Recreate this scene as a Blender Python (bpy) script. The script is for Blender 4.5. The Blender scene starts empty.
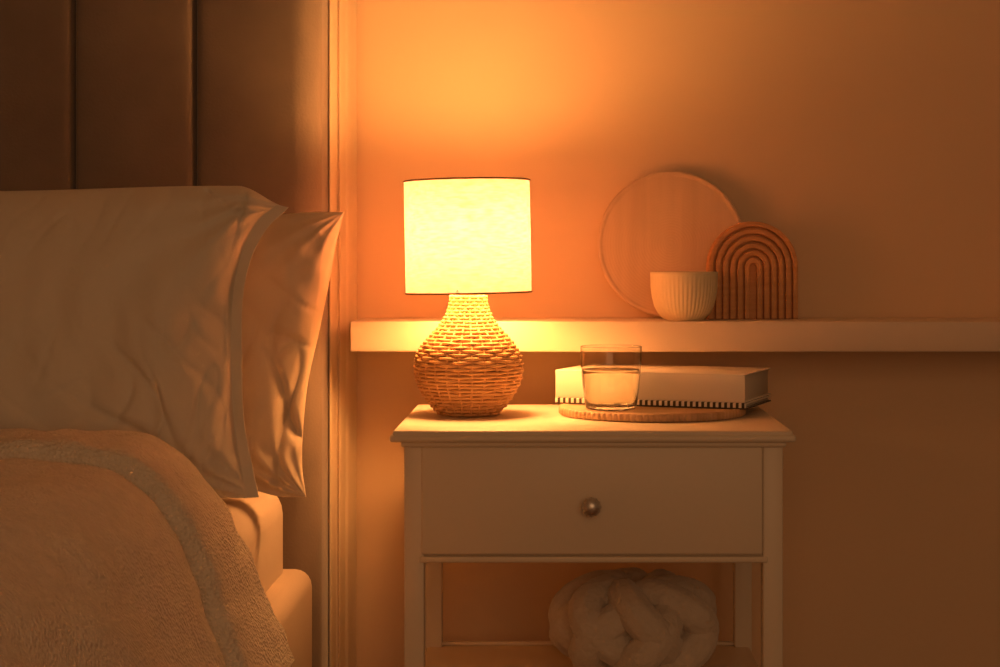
import bpy, bmesh, math, random
from mathutils import Vector, noise, Matrix
random.seed(3)
F=1700.0; VX=555.0; VY=258.0; CZ=0.824; WALL=2.72
def X(px,D): return (px-VX)*D/F
def Z(py,D): return CZ-(py-VY)*D/F
def Y(D): return D-WALL
sc=bpy.context.scene

# ---------------------------------------------------------------- helpers
def link(ob,parent=None):
    sc.collection.objects.link(ob)
    if parent: ob.parent=parent
    return ob
def empty(name,loc=(0,0,0)):
    e=bpy.data.objects.new(name,None); e.empty_display_size=.05; e.location=loc
    sc.collection.objects.link(e); return e
def mesh(name,verts,faces,mat=None,parent=None,smooth=True,uvs=None):
    me=bpy.data.meshes.new(name); me.from_pydata([tuple(v) for v in verts],[],faces); me.update()
    bm=bmesh.new(); bm.from_mesh(me); bmesh.ops.recalc_face_normals(bm,faces=bm.faces); bm.to_mesh(me); bm.free()
    if smooth:
        for p in me.polygons: p.use_smooth=True
    if mat: me.materials.append(mat)
    return link(bpy.data.objects.new(name,me),parent)
def box(name,x0,x1,y0,y1,z0,z1,mat=None,bev=0.0,seg=3,parent=None):
    bm=bmesh.new(); bmesh.ops.create_cube(bm,size=1)
    for v in bm.verts:
        v.co=Vector((x0+(v.co.x+.5)*(x1-x0),y0+(v.co.y+.5)*(y1-y0),z0+(v.co.z+.5)*(z1-z0)))
    if bev>0: bmesh.ops.bevel(bm,geom=list(bm.edges),offset=bev,segments=seg,profile=.5,affect='EDGES')
    bmesh.ops.recalc_face_normals(bm,faces=bm.faces)
    me=bpy.data.meshes.new(name); bm.to_mesh(me); bm.free()
    if mat: me.materials.append(mat)
    if bev>0:
        for p in me.polygons: p.use_smooth=True
        try: me.set_sharp_from_angle(angle=math.radians(50))
        except Exception: pass
    return link(bpy.data.objects.new(name,me),parent)
def revolve(name,prof,n,mat,parent=None,loc=(0,0,0),rf=None,close=False):
    vs=[];fs=[]
    for (r,z) in prof:
        for k in range(n):
            a=2*math.pi*k/n; rr=r+(rf(r,z,a) if rf else 0); rr=max(rr,1e-5)
            vs.append((loc[0]+rr*math.cos(a),loc[1]+rr*math.sin(a),loc[2]+z))
    m=len(prof)
    for i in range(m-1 if not close else m):
        for k in range(n):
            a=i*n+k;b=i*n+(k+1)%n;j=(i+1)%m
            fs.append((a,b,j*n+(k+1)%n,j*n+k))
    ob=mesh(name,vs,fs,mat,parent)
    bm=bmesh.new(); bm.from_mesh(ob.data); bmesh.ops.remove_doubles(bm,verts=bm.verts,dist=2e-5)
    bmesh.ops.recalc_face_normals(bm,faces=bm.faces); bm.to_mesh(ob.data); bm.free()
    return ob
def tube(pts,rad,n,vs,fs,closed=False,up=Vector((0,0,1)),rfun=None):
    m=len(pts); base=len(vs)
    for i,p in enumerate(pts):
        a=pts[(i-1)%m] if (closed or i>0) else p; b=pts[(i+1)%m] if (closed or i<m-1) else p
        t=(Vector(b)-Vector(a)).normalized(); u=up if not callable(up) else up(p)
        s=t.cross(u)
        if s.length<1e-4: s=t.cross(Vector((1,0,0)))
        s.normalize(); w=s.cross(t).normalized()
        for k in range(n):
            an=2*math.pi*k/n; r=rad*(rfun(i,an) if rfun else 1)
            vs.append(tuple(Vector(p)+s*math.cos(an)*r+w*math.sin(an)*r))
    for i in range(m if closed else m-1):
        j=(i+1)%m
        for k in range(n):
            fs.append((base+i*n+k,base+i*n+(k+1)%n,base+j*n+(k+1)%n,base+j*n+k))
    if not closed:
        fs.append(tuple(base+k for k in range(n))); fs.append(tuple(base+(m-1)*n+k for k in range(n)))
def interp(tab,t):
    if t<=tab[0][0]: return tab[0][1]
    for i in range(len(tab)-1):
        a,b=tab[i],tab[i+1]
        if t<=b[0]:
            p0=tab[i-1] if i>0 else a; p3=tab[i+2] if i+2<len(tab) else b
            h=b[0]-a[0]; s=(t-a[0])/h
            m0=(b[1]-p0[1])/max(b[0]-p0[0],1e-9)*h; m1=(p3[1]-a[1])/max(p3[0]-a[0],1e-9)*h
            return (2*s**3-3*s*s+1)*a[1]+(s**3-2*s*s+s)*m0+(-2*s**3+3*s*s)*b[1]+(s**3-s*s)*m1
    return tab[-1][1]
def sm(a,b,x):
    t=max(0,min(1,(x-a)/(b-a))); return t*t*(3-2*t)

# ---------------------------------------------------------------- materials
def mat(name,col,rough=.6,bump=0,bscale=50,col2=None,cscale=5,stretch=(1,1,1),metal=0,spec=.3,sheen=0,detail=4,tex='NOISE',bd=.002):
    m=bpy.data.materials.new(name); m.use_nodes=True; nt=m.node_tree; b=nt.nodes['Principled BSDF']
    b.inputs['Base Color'].default_value=(*col,1); b.inputs['Roughness'].default_value=rough
    b.inputs['Metallic'].default_value=metal; b.inputs['Specular IOR Level'].default_value=spec
    if sheen: b.inputs['Sheen Weight'].default_value=sheen; b.inputs['Sheen Roughness'].default_value=.4
    tc=nt.nodes.new('ShaderNodeTexCoord'); mp=nt.nodes.new('ShaderNodeMapping'); mp.inputs['Scale'].default_value=stretch
    nt.links.new(tc.outputs['Object'],mp.inputs['Vector'])
    if col2:
        n=nt.nodes.new('ShaderNodeTexNoise'); n.inputs['Scale'].default_value=cscale; n.inputs['Detail'].default_value=5
        nt.links.new(mp.outputs[0],n.inputs['Vector'])
        r=nt.nodes.new('ShaderNodeValToRGB'); r.color_ramp.elements[0].position=.3; r.color_ramp.elements[1].position=.7
        r.color_ramp.elements[0].color=(*col,1); r.color_ramp.elements[1].color=(*col2,1)
        nt.links.new(n.outputs['Fac'],r.inputs['Fac']); nt.links.new(r.outputs['Color'],b.inputs['Base Color'])
    if bump:
        if tex=='NOISE':
            n2=nt.nodes.new('ShaderNodeTexNoise'); n2.inputs['Scale'].default_value=bscale; n2.inputs['Detail'].default_value=detail; o='Fac'
        elif tex=='VORONOI':
            n2=nt.nodes.new('ShaderNodeTexVoronoi'); n2.inputs['Scale'].default_value=bscale; o='Distance'
        else:
            n2=nt.nodes.new('ShaderNodeTexWave'); n2.inputs['Scale'].default_value=bscale; n2.bands_direction=tex; n2.inputs['Distortion'].default_value=.6; o='Fac'
        nt.links.new(mp.outputs[0],n2.inputs['Vector'])
        bp=nt.nodes.new('ShaderNodeBump'); bp.inputs['Strength'].default_value=bump; bp.inputs['Distance'].default_value=bd
        nt.links.new(n2.outputs[o],bp.inputs['Height']); nt.links.new(bp.outputs[0],b.inputs['Normal'])
    return m
M_wall=mat('wall_paint',(.84,.62,.415),.75,.12,90,(.81,.595,.395),1.5,bd=.001)
M_white=mat('white_lacquer',(.82,.71,.57),.38,.05,120,(.79,.68,.545),3,spec=.4,bd=.0006)
M_shelf=mat('shelf_paint',(.84,.69,.54),.45,.05,80,bd=.0006)
M_head=mat('headboard_velvet',(.215,.17,.142),.9,.35,260,(.265,.21,.172),9,sheen=.4,bd=.0015)
M_trim=mat('trim_paint',(.62,.46,.34),.6,.1,90,bd=.001)
M_pillow=mat('pillow_cotton',(.76,.69,.59),.85,.25,420,(.73,.66,.56),4,sheen=.1,bd=.0007)
M_pillow2=mat('pillow_linen',(.76,.64,.50),.85,.25,420,(.72,.60,.46),4,sheen=.1,bd=.0007)
M_sheet=mat('sheet_cotton',(.66,.56,.46),.85,.3,30,bd=.004)
M_blanket=mat('blanket_fleece',(.86,.77,.65),.95,.75,240,(.77,.69,.58),60,sheen=.15,bd=.004,tex='VORONOI')
M_frame=mat('bed_frame_fabric',(.62,.50,.39),.9,.3,300,bd=.001)
M_wick=mat('wicker_rattan',(.80,.46,.21),.5,.5,60,(.58,.31,.13),40,stretch=(1,1,4),spec=.4)
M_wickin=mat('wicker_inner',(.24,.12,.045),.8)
M_wood=mat('tray_wood',(.66,.44,.27),.5,.3,30,(.48,.30,.17),14,stretch=(1,12,1))
M_plate=mat('plate_wood',(.76,.56,.38),.6,.2,90,(.67,.48,.32),45,stretch=(1,.08,1),bd=.0005)
M_arch=mat('arch_wood',(.74,.38,.17),.5,.25,30,(.62,.30,.12),20,stretch=(1,1,8))
M_cup=mat('ceramic_glaze',(.78,.70,.48),.45,.1,60,bd=.001)
M_metal=mat('antique_metal',(.5,.46,.42),.35,.3,90,(.7,.65,.6),70,metal=.8)
M_brass=mat('lamp_brass',(.5,.36,.18),.35,.1,60,metal=.9)
M_floor=mat('floor_oak',(.33,.2,.12),.5,.2,10,(.25,.15,.09),6,stretch=(8,1,1))
M_ceil=mat('ceiling_paint',(.7,.66,.6),.8,.1,60)
M_page=mat('book_pages',(.70,.62,.52),.8,.6,260,stretch=(.02,.02,1),tex='Z',bd=.0006)
M_cover=mat('book_cover_white',(.84,.76,.66),.45,.05,50)
M_yarn=mat('chunky_wool',(.70,.60,.50),.95,.8,120,(.62,.53,.44),40,sheen=.4,bd=.004,detail=8)
M_rim=mat('shade_piping',(.22,.13,.06),.8,.2,200)

def glassmat(name,col,ior):
    m=bpy.data.materials.new(name); m.use_nodes=True; b=m.node_tree.nodes['Principled BSDF']
    b.inputs['Base Color'].default_value=(*col,1); b.inputs['Roughness'].default_value=.01
    b.inputs['Transmission Weight'].default_value=1; b.inputs['IOR'].default_value=ior
    return m
M_glass=glassmat('clear_glass',(.97,.97,.95),1.47)
M_water=glassmat('water',(.98,.95,.82),1.33)

def translucent(name,c1,c2,dc,mix,sc1,stretch):
    m=bpy.data.materials.new(name); m.use_nodes=True
    nt=m.node_tree; nt.nodes.clear()
    out=nt.nodes.new('ShaderNodeOutputMaterial'); df=nt.nodes.new('ShaderNodeBsdfDiffuse'); tr=nt.nodes.new('ShaderNodeBsdfTranslucent')
    mx=nt.nodes.new('ShaderNodeMixShader'); mx.inputs[0].default_value=mix
    df.inputs['Color'].default_value=(*dc,1)
    tc=nt.nodes.new('ShaderNodeTexCoord'); mp=nt.nodes.new('ShaderNodeMapping'); mp.inputs['Scale'].default_value=stretch
    wz=nt.nodes.new('ShaderNodeTexNoise'); wz.inputs['Scale'].default_value=sc1; wz.inputs['Detail'].default_value=3
    rp=nt.nodes.new('ShaderNodeValToRGB'); rp.color_ramp.elements[0].color=(*c1,1); rp.color_ramp.elements[1].color=(*c2,1)
    rp.color_ramp.elements[0].position=.3; rp.color_ramp.elements[1].position=.65
    nt.links.new(tc.outputs['Object'],mp.inputs[0]); nt.links.new(mp.outputs[0],wz.inputs['Vector']); nt.links.new(wz.outputs['Fac'],rp.inputs[0])
    nt.links.new(rp.outputs[0],tr.inputs['Color'])
    nt.links.new(df.outputs[0],mx.inputs[1]); nt.links.new(tr.outputs[0],mx.inputs[2]); nt.links.new(mx.outputs[0],out.inputs[0])
    return m
M_shade=translucent('shade_linen',(.56,.355,.31),(.86,.60,.68),(.80,.73,.60),.23,240,(.3,.3,1.5))
M_curt=translucent('curtain_voile',(.8,.65,.5),(.88,.72,.56),(.95,.80,.60),.3,200,(1,1,.3))

M_bulb=bpy.data.materials.new('bulb_glow'); M_bulb.use_nodes=True
b=M_bulb.node_tree.nodes['Principled BSDF']; b.inputs['Emission Color'].default_value=(1,.6,.25,1); b.inputs['Emission Strength'].default_value=2

# lower book cover with toothed pattern
M_pat=mat('book_cover_pattern',(.7,.65,.58),.5)
nt=M_pat.node_tree; b=nt.nodes['Principled BSDF']
tc=nt.nodes.new('ShaderNodeTexCoord'); sp=nt.nodes.new('ShaderNodeSeparateXYZ'); nt.links.new(tc.outputs['Object'],sp.inputs[0])
m1=nt.nodes.new('ShaderNodeMath'); m1.operation='MULTIPLY'; m1.inputs[1].default_value=120
m2=nt.nodes.new('ShaderNodeMath'); m2.operation='FRACT'
m3=nt.nodes.new('ShaderNodeMath'); m3.operation='GREATER_THAN'; m3.inputs[1].default_value=.5
nt.links.new(sp.outputs['X'],m1.inputs[0]); nt.links.new(m1.outputs[0],m2.inputs[0]); nt.links.new(m2.outputs[0],m3.inputs[0])
m4=nt.nodes.new('ShaderNodeMath'); m4.operation='LESS_THAN'; m4.inputs[1].default_value=.0022; nt.links.new(sp.outputs['Z'],m4.inputs[0])
m5=nt.nodes.new('ShaderNodeMath'); m5.operation='MAXIMUM'; nt.links.new(m3.outputs[0],m5.inputs[0]); nt.links.new(m4.outputs[0],m5.inputs[1])
mm=nt.nodes.new('ShaderNodeMixRGB'); mm.inputs[1].default_value=(.8,.72,.62,1); mm.inputs[2].default_value=(.06,.045,.035,1)
nt.links.new(m5.outputs[0],mm.inputs[0]); nt.links.new(mm.outputs[0],b.inputs['Base Color'])

# ---------------------------------------------------------------- room
box('wall_back',-2.6,2.2,0,.1,0,2.5,M_wall)
box('wall_left',-2.7,-2.6,-4.2,.1,0,2.5,M_wall)
box('floor',-2.7,2.2,-4.2,.1,-.06,0,M_floor)
box('ceiling',-2.7,2.2,-4.2,.1,2.5,2.56,M_ceil)
box('baseboard_back',-.3,2.2,-.015,0,0,.08,M_trim,.004)
# narrow curtain panel gathered next to the headboard
cu=empty('curtain',(0,0,0))
path=[(-.3460,2.690),(-.3462,2.675),(-.3464,2.660),(-.3466,2.640),(-.3465,2.612),(-.3455,2.602),(-.3430,2.602),(-.3405,2.618),(-.3385,2.636),(-.3360,2.638),(-.3335,2.634),(-.3310,2.646),(-.3285,2.666),(-.3255,2.670),(-.3230,2.680),(-.3195,2.700),(-.316,2.710)]
pl=[0]
for i in range(1,len(path)): pl.append(pl[-1]+math.hypot(path[i][0]-path[i-1][0],path[i][1]-path[i-1][1]))
px_=[(pl[i],path[i][0]) for i in range(len(path))]; pd_=[(pl[i],path[i][1]) for i in range(len(path))]
vs=[];fs=[]; nx_=140; nz_=50
for j in range(nz_+1):
    z=.01+(2.46-.01)*j/nz_
    for i in range(nx_+1):
        s=pl[-1]*i/nx_
        wv=sm(.092,.12,s)
        vs.append((interp(px_,s)+.0018*wv*noise.noise(Vector((z*1.6,s*9,8))),Y(interp(pd_,s))+.004*wv*(noise.noise(Vector((s*25,z*1.5,3)))-.3),z))
for j in range(nz_):
    for i in range(nx_):
        a=j*(nx_+1)+i; fs.append((a,a+1,a+nx_+2,a+nx_+1))
cf=mesh('fabric',vs,fs,M_curt,cu)
box('track',-.346,-.31,Y(2.60),Y(2.71),2.45,2.4995,M_white,.003,2,cu)

# ---------------------------------------------------------------- wall shelf
SZ=Z(321.5,2.55)
box('wall_shelf',X(350,2.55),1.6,Y(2.55),-.0005,Z(352,2.55),SZ,M_shelf,.0025)

# ---------------------------------------------------------------- bed
bed=empty('bed',(0,0,0))
xr=-.3475; w=.179; nch=10; xl=xr-w*nch
prof=[]
us=[0,.006,.014,.024,.036,.05,.075,.11,.16,.24,.35,.5,.65,.76,.84,.89,.925,.95,.964,.976,.986,.994]
for c in range(nch):
    for u in us:
        x=xl+(c+u)*w-.004
        d=min(u,1-u)*w
        dent=.016*math.exp(-(d/.0028)**1.1)+.0025*math.exp(-d/.015)
        if c==0 and u<.5: dent=0
        prof.append((x,2.5+dent))
prof=[p for p in prof if p[0]<xr-.042]
for k in range(13):
    a=math.pi/2*k/12; prof.append((xr-.040+.040*math.sin(a),2.5+.040-.040*math.cos(a)))
prof.append((xr,2.70)); prof.append((xr-.01,2.715)); prof.append((xl,2.715)); prof.insert(0,(xl,2.515))
vs=[];fs=[];zs=[.08,.2,.4,.6,.8,1.0,1.2,1.3,1.335,1.35]
for zi,z in enumerate(zs):
    for (x,D) in prof:
        ins=.02 if zi==len(zs)-1 else (.006 if zi==len(zs)-2 else 0)
        vs.append((x,Y(D)+(ins if D<2.6 else 0),z))
n=len(prof)
for i in range(len(zs)-1):
    for k in range(n): fs.append((i*n+k,i*n+(k+1)%n,(i+1)*n+(k+1)%n,(i+1)*n+k))
fs.append(tuple(range((len(zs)-1)*n,len(zs)*n)))
hb=mesh('headboard',vs,fs,M_head,bed)
try: hb.data.set_sharp_from_angle(angle=math.radians(60))
except Exception: pass
box('mattress',-2.0,-.391,Y(.45),Y(2.485),.32,.50,M_sheet,.045,6,bed)
box('bed_frame',-2.06,-.353,Y(.40),Y(2.495),.10,.372,M_frame,.026,5,bed)
for i,(lx,ld) in enumerate([(-.42,.5),(-2.0,.5),(-.42,2.4),(-2.0,2.4)]):
    box('leg_%d'%i,lx-.025,lx+.025,Y(ld)-.025,Y(ld)+.025,0,.11,M_wood,.004,2,bed)

# blanket
cs=[(-2.05,.575),(-1.6,.60),(-1.2,.607),(-.8,.610),(-.62,.611),(-.53,.610),(-.475,.601),(-.438,.580),(-.408,.548),(-.384,.506),(-.364,.458),(-.342,.405),(-.320,.350)]
L=[0]
for i in range(1,len(cs)): L.append(L[-1]+math.hypot(cs[i][0]-cs[i-1][0],cs[i][1]-cs[i-1][1]))
tx=[(L[i],cs[i][0]) for i in range(len(cs))]; tz=[(L[i],cs[i][1]) for i in range(len(cs))]
ns=190
Ds=[.5+1.2*i/60 for i in range(60)]+[1.70+.2*i/110 for i in range(110)]+[1.90+.07*i/14 for i in range(14)]+[1.97+.032*math.sin(math.pi/2*i/12) for i in range(13)]
vs=[];fs=[]
for j,D in enumerate(Ds):
    tip=max(0,(D-1.97)/.032)
    for i in range(ns+1):
        s=L[-1]*(1-(1-i/ns)**1.4)
        x=interp(tx,s); z=interp(tz,s); e=.002
        dx=interp(tx,s+e)-interp(tx,s-e); dz=interp(tz,s+e)-interp(tz,s-e)
        l=math.hypot(dx,dz) or 1; nx,nz=-dz/l,dx/l
        if i==ns: nx,nz=.92,.3
        De=D+ .014*noise.noise(Vector((s*5,1,0)))*sm(1.5,2,D)
        drape=sm(-.5,-.36,x)
        edge=1.800+.012*math.sin(s*9)+.010*noise.noise(Vector((s*14,4,4)))
        q=(D-edge)
        off=0
        if q<0: off-=.015*max(0,1+q/.020)**2
        else:
            off+= -.015+.030*math.sqrt(1-(1-min(1,q/.022))**2)+.005*noise.noise(Vector((s*30,D*8,5)))
        off-=.026*(1-math.sqrt(max(0,1-tip*tip)))
        off+=.006*noise.noise(Vector((s*7,D*5,3)))+.0035*noise.noise(Vector((s*22,D*20,7)))+.0012*noise.noise(Vector((s*60,D*55,1)))
        off+=.007*noise.noise(Vector((s*13-D*6,D*3,21)))*sm(1.9,1.6,D) if D<1.9 else 0
        off+=drape*.009*noise.noise(Vector((s*3,D*11,9)))
        vs.append((x+nx*off,Y(De),z+nz*off))
for j in range(len(Ds)-1):
    for i in range(ns):
        a=j*(ns+1)+i; fs.append((a,a+1,a+ns+2,a+ns+1))
bl=mesh('blanket',vs,fs,M_blanket)
if sum(p.normal.z for p in bl.data.polygons)<0: bl.data.flip_normals()
so=bl.modifiers.new('thick','SOLIDIFY'); so.thickness=.010; so.offset=-1
sb=bl.modifiers.new('s','SUBSURF'); sb.levels=1; sb.render_levels=1

# pillows
def pillow(name,xl,right,pyb,pyt,Db,Dt,zt_f,zb_f,T,mt,seed,flange=0,wr=1.0):
    nu,nv=240,170
    tab=sorted([((pyb-py)/(pyb-pyt),px) for (px,py) in right])
    vs=[];fs=[]
    for side in (0,1):
        for j in range(nv+1):
            v=.5-.5*math.cos(math.pi*j/nv)
            for i in range(nu+1):
                u=1-(1-i/nu)**1.6
                D=Db+(Dt-Db)*v
                xrr=X(interp(tab,v),D)
                x=xl+(xrr-xl)*u
                z0=Z(pyb,Db)+zb_f(x); z1=Z(pyt,Dt)+zt_f(x)
                z=z0+(z1-z0)*v
                dr=(xrr-x); dl=(x-xl)
                dr2=max(0,dr-flange)
                fu=(1-math.exp(-dr2/.06))*(1-math.exp(-dl/.06)); fv=(1-(abs(2*v-1))**3)
                f=math.sqrt(max(0,min(1,fu*1.05)))*max(0,fv)**.55
                P=Vector((x,z,seed))
                wx=x+.05*noise.noise(Vector((x*5,z*5,seed))); wz_=z+.05*noise.noise(Vector((x*5,z*5,seed+3)))
                g1=noise.noise(Vector((wx*15-wz_*7,wz_*3+wx*2,seed)))
                g2=noise.noise(Vector((wx*28+wz_*14,wz_*6-wx*6,seed+6)))
                g3=noise.noise(Vector((x*4,z*4,seed+9)))
                g4=max(0,1-abs(noise.noise(Vector((wx*12+wz_*12,wz_*5-wx*5,seed+14))))*3.2)**2
                g5=max(0,1-abs(noise.noise(Vector((wx*20-wz_*9,wz_*8+wx*6,seed+17))))*3.2)**2
                em=math.exp(-dr2/.15)
                lo_=max(0,.5+noise.noise(Vector((x*5,z*5,seed+20))))
                lo2=max(0,.35+1.3*noise.noise(Vector((x*7,z*7,seed+24))))
                cor=0
                for (cx,cz) in ((xrr,z1),(xrr,z0)):
                    dd=math.hypot(x-cx,z-cz); an=math.atan2(z-cz,x-cx)
                    cor+=math.sin(an*15+seed+2*noise.noise(P*8))*math.exp(-dd/.08)*min(1,dd/.03)
                W=(g1*.014*(.2+em)*lo_*1.5+g2*.007*(.12+em)*lo_*1.5+g3*.008+cor*.004-(g4*.006+g5*.0045)*(.14+em)*lo2*1.6)*wr
                th=T*f
                if side==0:
                    y=Y(D)-th-W*min(1,f*3)
                else: y=Y(D)+th*.75+.002
                if flange>0 and dr<flange: y+=.006*math.sin(z*38)*(1-dr/flange)
                vs.append((x,y,z))
    off=(nu+1)*(nv+1)
    for s in (0,1):
        for j in range(nv):
            for i in range(nu):
                a=s*off+j*(nu+1)+i; fs.append((a,a+1,a+nu+2,a+nu+1))
    bd=[i for i in range(nu+1)]+[j*(nu+1)+nu for j in range(1,nv+1)]+[nv*(nu+1)+i for i in range(nu-1,-1,-1)]+[j*(nu+1) for j in range(nv-1,0,-1)]
    for k in range(len(bd)):
        a,b_=bd[k],bd[(k+1)%len(bd)]; fs.append((a,b_,b_+off,a+off))
    return mesh(name,vs,fs,mt)
pillow('pillow',-1.02,[(306,497),(302,468),(303,430),(308,385),(319,335),(329,285),(335,250),(344,212)],497,212,2.27,2.40,
       lambda x:-.004*sm(-.345,-.40,x), lambda x:.012*sm(-.36,-.42,x),.066,M_pillow2,4.0,0,1.6)
pillow('pillow',-1.10,[(258,498),(252,470),(244,420),(241,360),(244,310),(253,268),(269,232),(288,207)],498,207,2.10,2.25,
       lambda x:.028*sm(-.352,-.42,x)-.007*sm(-.45,-.75,x), lambda x:0,.080,M_pillow,9.0,.014,1.6)

# ---------------------------------------------------------------- nightstand
ns_=empty('nightstand',(0,0,0))
xL,xR=X(389,2.2),X(796.5,2.2)
box('top_upper',xL+.004,xR-.004,Y(2.2)+.003,Y(2.60),.592,.600,M_white,.003,3,ns_)
box('top_lower',xL,xR,Y(2.2),Y(2.603),.585,.5945,M_white,.004,4,ns_)
bL,bR=X(404,2.215),X(783,2.215)
box('cornice',bL-.004,bR+.004,Y(2.208),Y(2.595),.578,.586,M_white,.003,3,ns_)
lw=.026
zr=Z(561,2.215)
for i,(x0,d0) in enumerate([(bL,2.215),(bR-lw,2.215),(bL,2.565),(bR-lw,2.565)]):
    box('leg_%d'%i,x0,x0+lw,Y(d0),Y(d0)+lw,0,.579,M_white,.002,2,ns_)
box('side_left',bL+.003,bL+.017,Y(2.235),Y(2.57),zr,.579,M_white,.001,1,ns_)
box('side_right',bR-.017,bR-.003,Y(2.235),Y(2.57),zr,.579,M_white,.001,1,ns_)
box('case_back',bL+.02,bR-.02,Y(2.575),Y(2.587),zr,.579,M_white,0,1,ns_)
box('case_bottom',bL+.02,bR-.02,Y(2.222),Y(2.575),zr,zr+.010,M_white,0,1,ns_)
box('rail_bottom',bL+.02,bR-.02,Y(2.212),Y(2.235),zr-.002,zr+.006,M_white,.002,2,ns_)
box('rail_top',bL+.02,bR-.02,Y(2.217),Y(2.235),.572,.579,M_white,.001,1,ns_)
dL,dR=X(421,2.21),X(763,2.21)
dz0,dz1=Z(555,2.21),Z(447,2.21)
box('drawer_front',dL,dR,Y(2.211),Y(2.232),dz0,dz1,M_white,.003,3,ns_)
box('shelf_lower',bL+.004,bR-.004,Y(2.225),Y(2.585),.217,.237,M_white,.002,2,ns_)
box('rail_low',bL+.02,bR-.02,Y(2.575),Y(2.585),.237,.242,M_white,.001,1,ns_)
vs=[];fs=[];n=48
kp=[(0,0),(.005,0),(.005,-.008),(.0075,-.011),(.0118,-.014),(.0135,-.019),(.0125,-.024),(.009,-.028),(.004,-.0295),(0.0,-.030)]
kx,kz=X(591.5,2.185),Z(508,2.185)
for (r,y) in kp:
    for k in range(n):
        a=2*math.pi*k/n; rr=r*(1-.10*abs(math.sin(a*6))) if r>.006 else r
        vs.append((kx+rr*math.cos(a),Y(2.212)+y,kz+rr*math.sin(a)))
for i in range(len(kp)-1):
    for k in range(n): fs.append((i*n+k,i*n+(k+1)%n,(i+1)*n+(k+1)%n,(i+1)*n+k))
mesh('drawer_knob',vs,fs,M_metal,ns_)

# ---------------------------------------------------------------- table lamp
lamp=empty('table_lamp',(0,0,0))
LD=2.43; lx=X(468.5,LD); ly=Y(LD); K=LD/F
pp=[(295,19.5),(305,20.5),(315,24),(325,30),(335,39),(345,47.5),(355,53),(365,55),(375,54.5),(385,51.5),(395,46),(405,38.5),(412,32)]
tab=sorted([(Z(y,LD),h*K) for y,h in pp]); z0=.6005; z1=Z(295,LD)
R=lambda z: interp(tab,z)-.003
vs=[];fs=[]; nst=13; row=.0050; nr=int((z1-z0-.004)/row)
for i in range(nr+1):
    z=z0+.003+i*row; pts=[]
    N=nst*12
    for k in range(N):
        a=2*math.pi*k/N; r=R(z)+.0013*math.cos(nst*a+(i%2)*math.pi)*min(1,R(z)/.05)
        zz=z+.0009*noise.noise(Vector((math.cos(a)*3,math.sin(a)*3,i*1.7)))
        pts.append((lx+r*math.cos(a),ly+r*math.sin(a),zz))
    tube(pts,.0025,7,vs,fs,True)
mesh('wicker_weave',vs,fs,M_wick,lamp)
vs=[];fs=[]
for k in range(nst*2):
    a=2*math.pi*(k)/(nst*2)
    pts=[(lx+(R(z))*math.cos(a),ly+(R(z))*math.sin(a),z) for z in [z0+.003+(z1-z0-.006)*q/30 for q in range(31)]]
    tube(pts,.0020,6,vs,fs,False,up=Vector((math.cos(a),math.sin(a),0.01)))
mesh('wicker_stakes',vs,fs,M_wick,lamp)
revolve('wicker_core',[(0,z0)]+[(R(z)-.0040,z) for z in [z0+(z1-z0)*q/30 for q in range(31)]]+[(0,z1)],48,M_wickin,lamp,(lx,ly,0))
sh0,sh1=Z(292.5,LD),Z(181,LD); sr=62.8*K
revolve('socket',[(0,z1),(.014,z1),(.014,z1+.012),(.011,z1+.013),(.011,z1+.045),(0,z1+.045)],24,M_brass,lamp,(lx,ly,0))
bz=(sh0+sh1)/2+.002
bulb=revolve('light_bulb',[(0,z1+.045),(.010,z1+.046)]+[(.020*math.sin(t),bz-.0-.020*math.cos(t)) for t in [.5,.8,1.1,1.4,1.7,2,2.3,2.6,2.9,3.14]],24,M_bulb,lamp,(lx,ly,0))
shade=empty('shade_group',(lx-.001,ly,(sh0+sh1)/2)); shade.parent=lamp; shade.rotation_euler=(0,math.radians(-1.0),0)
hh=(sh1-sh0)/2
revolve('lamp_shade',[(sr,-hh),(sr,-hh*.5),(sr,0),(sr,hh*.5),(sr,hh)],96,M_shade,shade)
for nm,zz in (('rim_top',hh),('rim_bottom',-hh)):
    vs=[];fs=[]; tube([(sr*math.cos(2*math.pi*k/96),sr*math.sin(2*math.pi*k/96),zz) for k in range(96)],.0012,8,vs,fs,True)
    mesh(nm,vs,fs,M_rim,shade)
vs=[];fs=[]
for k in range(3):
    a=2*math.pi*k/3+.4
    tube([(.011*math.cos(a),.011*math.sin(a),-hh+.012),(sr*math.cos(a),sr*math.sin(a),-hh+.004)],.0012,6,vs,fs)
mesh('shade_spider',vs,fs,M_brass,shade)
ld=bpy.data.lights.new('lamp_light','POINT'); ld.energy=17; ld.color=(1,.41,.112); ld.shadow_soft_size=.065
lo=bpy.data.objects.new('lamp_light',ld); link(lo,lamp); lo.location=(lx,ly,bz-.004)

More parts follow.
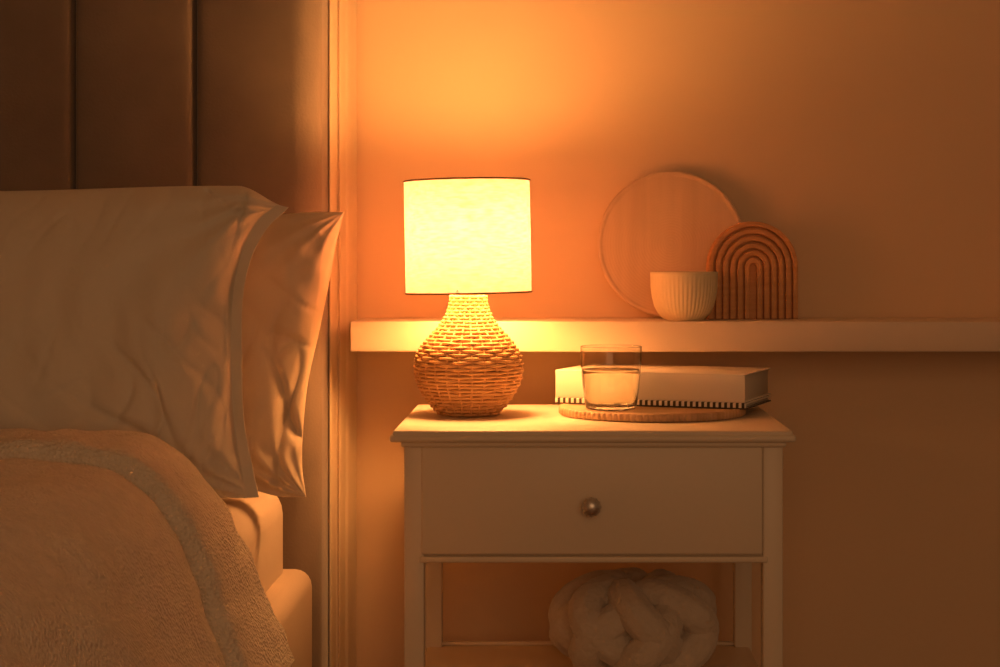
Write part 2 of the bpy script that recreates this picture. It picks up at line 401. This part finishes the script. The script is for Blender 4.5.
# ---------------------------------------------------------------- tray, glass, books
TX,TD=X(652,2.44),2.44; tr_=.134
revolve('wooden_tray',[(0,.6005),(tr_-.003,.6005),(tr_,.6025),(tr_,.6100),(tr_-.002,.612),(tr_-.010,.612),(tr_-.012,.6112),(0,.6112)],576,M_wood,None,(TX,Y(TD),0),
        rf=lambda r,z,a:(-.0022*abs(math.sin(a*48))**6 if (r>tr_-.0035 and z<.6115) else 0))
TZ=.6113
gx,gD=X(611,2.395),2.395
gt=Z(346,gD)-TZ; go=.0437; gw=.0016
gtab=[(.004,.036),(.03,.0400),(.06,.0426),(gt,go)]
gp=[(0,0),(.030,0),(.0345,.001),(.036,.004)]+[(interp(gtab,z),z) for z in [.0045,.012,.02,.03,.04,.05,.06,.07,gt-.004,gt-.0012,gt-.0006]]
gp+=[(go-.0004,gt-.0001),(go-.0008,gt),(go-.0012,gt-.0001)]+[(interp(gtab,z)-gw,z) for z in [gt-.0006,gt-.0012,gt-.004,.07,.06,.05,.04,.03,.02,.011]]+[(.033,.0065),(.026,.005),(0,.005)]
gl=empty('drinking_glass',(0,0,0))
revolve('tumbler',gp,72,M_glass,gl,(gx,Y(gD),TZ))
wl=Z(369,gD)-TZ
wp=[(0,.0053),(.026,.0053),(.0325,.0068)]+[(interp(gtab,z)-gw-.0003,z) for z in [.0115,.02,.03,.04,wl-.002,wl-.0003]]+[(interp(gtab,wl)-gw-.0008,wl),(interp(gtab,wl)-gw-.003,wl),(0,wl)]
revolve('water',wp,72,M_water,gl,(gx,Y(gD),TZ))

fl=Vector((X(555,2.48),Y(2.48),0)); fr=Vector((X(746,2.38),Y(2.38),0)); yaw=math.atan2(fr.y-fl.y,fr.x-fl.x); BW=(fr-fl).length
def book(name,z,h,W,Dp,cm,ox=0,oy=0):
    e=empty(name,(fl.x,fl.y,z)); e.rotation_euler=(0,0,yaw)
    t=.0022
    box('cover_bottom',ox,ox+W,oy,oy+Dp,0,t,cm,.0008,2,e)
    box('cover_top',ox,ox+W,oy,oy+Dp,h-t,h,cm,.0008,2,e)
    box('spine',ox,ox+W,oy-.0005,oy+t,0,h,cm,.001,2,e)
    box('pages',ox+.003,ox+W-.004,oy+t,oy+Dp-.004,t,h-t,M_page,.0003,1,e)
    return e
book('book',TZ+.0002,.0090,BW,.152,M_pat)
book('book',TZ+.0095,.0400,BW-.002,.158,M_cover,0,.002)

# ---------------------------------------------------------------- decor on shelf
pr=.1160
ring=[]
r_=pr-.0085
while r_>.004:
    ring+= [(r_,.0068),(r_-.0022,.0072),(r_-.0040,.0068)]; r_-=.0044
pe=revolve('decorative_plate',[(0,-.004),(pr-.004,-.004),(pr,-.001),(pr,.0075),(pr-.001,.0088),(pr-.003,.009),(pr-.005,.0088),(pr-.007,.0076)]+ring+[(0,.007)],128,M_plate)
pe.rotation_euler=(math.radians(90-5.5),0,math.radians(-5))
pe.location=(X(671,2.69),Y(2.695),SZ+pr*math.cos(math.radians(5.5))+.0015)
ar=empty('rainbow_arch',(X(752,2.652),Y(2.652),SZ+.0005)); ar.rotation_euler=(0,0,math.radians(5))
Ro=.0705; Hs=.1545-Ro-.003; nb=6; bw=.0078; gp_=.0036
for b_ in range(nb):
    ro=Ro-b_*(bw+gp_); ri=ro-bw
    if ri<.003: ri=.0
    vs=[];fs=[];n=40
    out_=[(ro,0)]+[(ro*math.cos(math.pi*k/n),Hs+ro*math.sin(math.pi*k/n)) for k in range(n+1)]+[(-ro,0)]
    in_=[(ri,0)]+[(ri*math.cos(math.pi*k/n),Hs+ri*math.sin(math.pi*k/n)) for k in range(n+1)]+[(-ri,0)]
    m=len(out_); dp0,dp1=-.011,.011
    for (l,y) in ((out_,dp0),(in_,dp0),(in_,dp1),(out_,dp1)):
        for (x,z) in l: vs.append((x,y,z))
    for s in range(4):
        t=(s+1)%4
        for k in range(m-1): fs.append((s*m+k,s*m+k+1,t*m+k+1,t*m+k))
    fs.append((0,m,2*m,3*m)); fs.append((m-1,2*m-1,3*m-1,4*m-1))
    o=mesh('arch_band_%d'%(b_+1),vs,fs,M_arch,ar,smooth=False)
    bv=o.modifiers.new('b','BEVEL'); bv.width=.0012; bv.segments=2
vs=[];fs=[];n=40;ro=Ro-.002
o_=[(ro,0)]+[(ro*math.cos(math.pi*k/n),Hs+ro*math.sin(math.pi*k/n)) for k in range(n+1)]+[(-ro,0)]
m=len(o_)
for y in (-.002,.0105):
    for (x,z) in o_: vs.append((x,y,z+.0003))
fs.append(tuple(range(m))); fs.append(tuple(range(2*m-1,m-1,-1)))
for k in range(m): fs.append((k,(k+1)%m,m+(k+1)%m,m+k))
mesh('arch_core',vs,fs,M_arch,ar,smooth=False)
cD=2.598; cr=34*cD/F; ch=48.5*cD/F
cpz=[(0,0),(.028,0),(.0315,.002),(.040,.011),(.0455,.022),(.049,.036),(.051,.052),(cr-.0005,ch-.004),(cr-.0002,ch-.001),(cr-.0015,ch),(cr-.0035,ch-.001),(.0475,.05),(.042,.024),(.03,.009),(0,.006)]
revolve('ceramic_cup',cpz,288,M_cup,None,(X(684,cD),Y(cD),SZ+.0003),
        rf=lambda r,z,a:(.00035*math.cos(a*48) if (.006<z<ch-.006 and r>.0315) else 0))

# ---------------------------------------------------------------- chunky knit cushion
vs=[];fs=[]
kc=Vector((X(636,2.40),Y(2.40),.2385+.070))
Ld,Bt=4,7; N=1400; pts=[]
for i in range(N):
    t=2*math.pi*Ld*i/N
    lat=math.radians(70)*math.cos(Bt*t/Ld); lon=t+.5
    k=1+.15*math.sin(Bt*t/Ld*2)
    rx,rz=.096*k,.045*k
    pts.append((kc.x+rx*math.cos(lat)*math.cos(lon),kc.y+rx*math.cos(lat)*math.sin(lon),kc.z+rz*math.sin(lat)))
tube(pts,.0245,28,vs,fs,True,up=lambda p:(Vector(p)-kc).normalized() ,rfun=lambda i,an:1+.045*math.sin(an*9+i*.06)+.05*noise.noise(Vector((i*.15,an*2,0))))
vs=[(x,y,max(z,.2378)) for x,y,z in vs]
kp_=empty('knotted_cushion',(0,0,0))
mesh('wool_strand',vs,fs,M_yarn,kp_)
revolve('filling',[(.084*math.sin(t),-.045*math.cos(t)) for t in [math.pi*q/20 for q in range(21)]],40,M_yarn,kp_,tuple(kc))

# ---------------------------------------------------------------- lights/world
w=bpy.data.worlds.new('World'); sc.world=w; w.use_nodes=True
w.node_tree.nodes['Background'].inputs[0].default_value=(.70,.34,.14,1); w.node_tree.nodes['Background'].inputs[1].default_value=.13
al=bpy.data.lights.new('room_fill','AREA'); al.energy=11.5; al.color=(1,.52,.235); al.shape='RECTANGLE'; al.size=1.8; al.size_y=1.4
ao=bpy.data.objects.new('room_fill',al); link(ao); ao.location=(.4,-3.9,1.3)
ao.rotation_euler=(Vector((0,0,.45))-Vector(ao.location)).to_track_quat('-Z','Y').to_euler()

cam=bpy.data.cameras.new('camera'); cam.sensor_width=36; cam.lens=F*36/1000; cam.shift_x=-(VX-500)/1000; cam.shift_y=-(333.5-VY)/1000
cam.clip_start=.02
co=bpy.data.objects.new('camera',cam); link(co); co.location=(0,-WALL,CZ); co.rotation_euler=(math.radians(90),0,0)
sc.camera=co
sc.view_settings.view_transform='Standard'
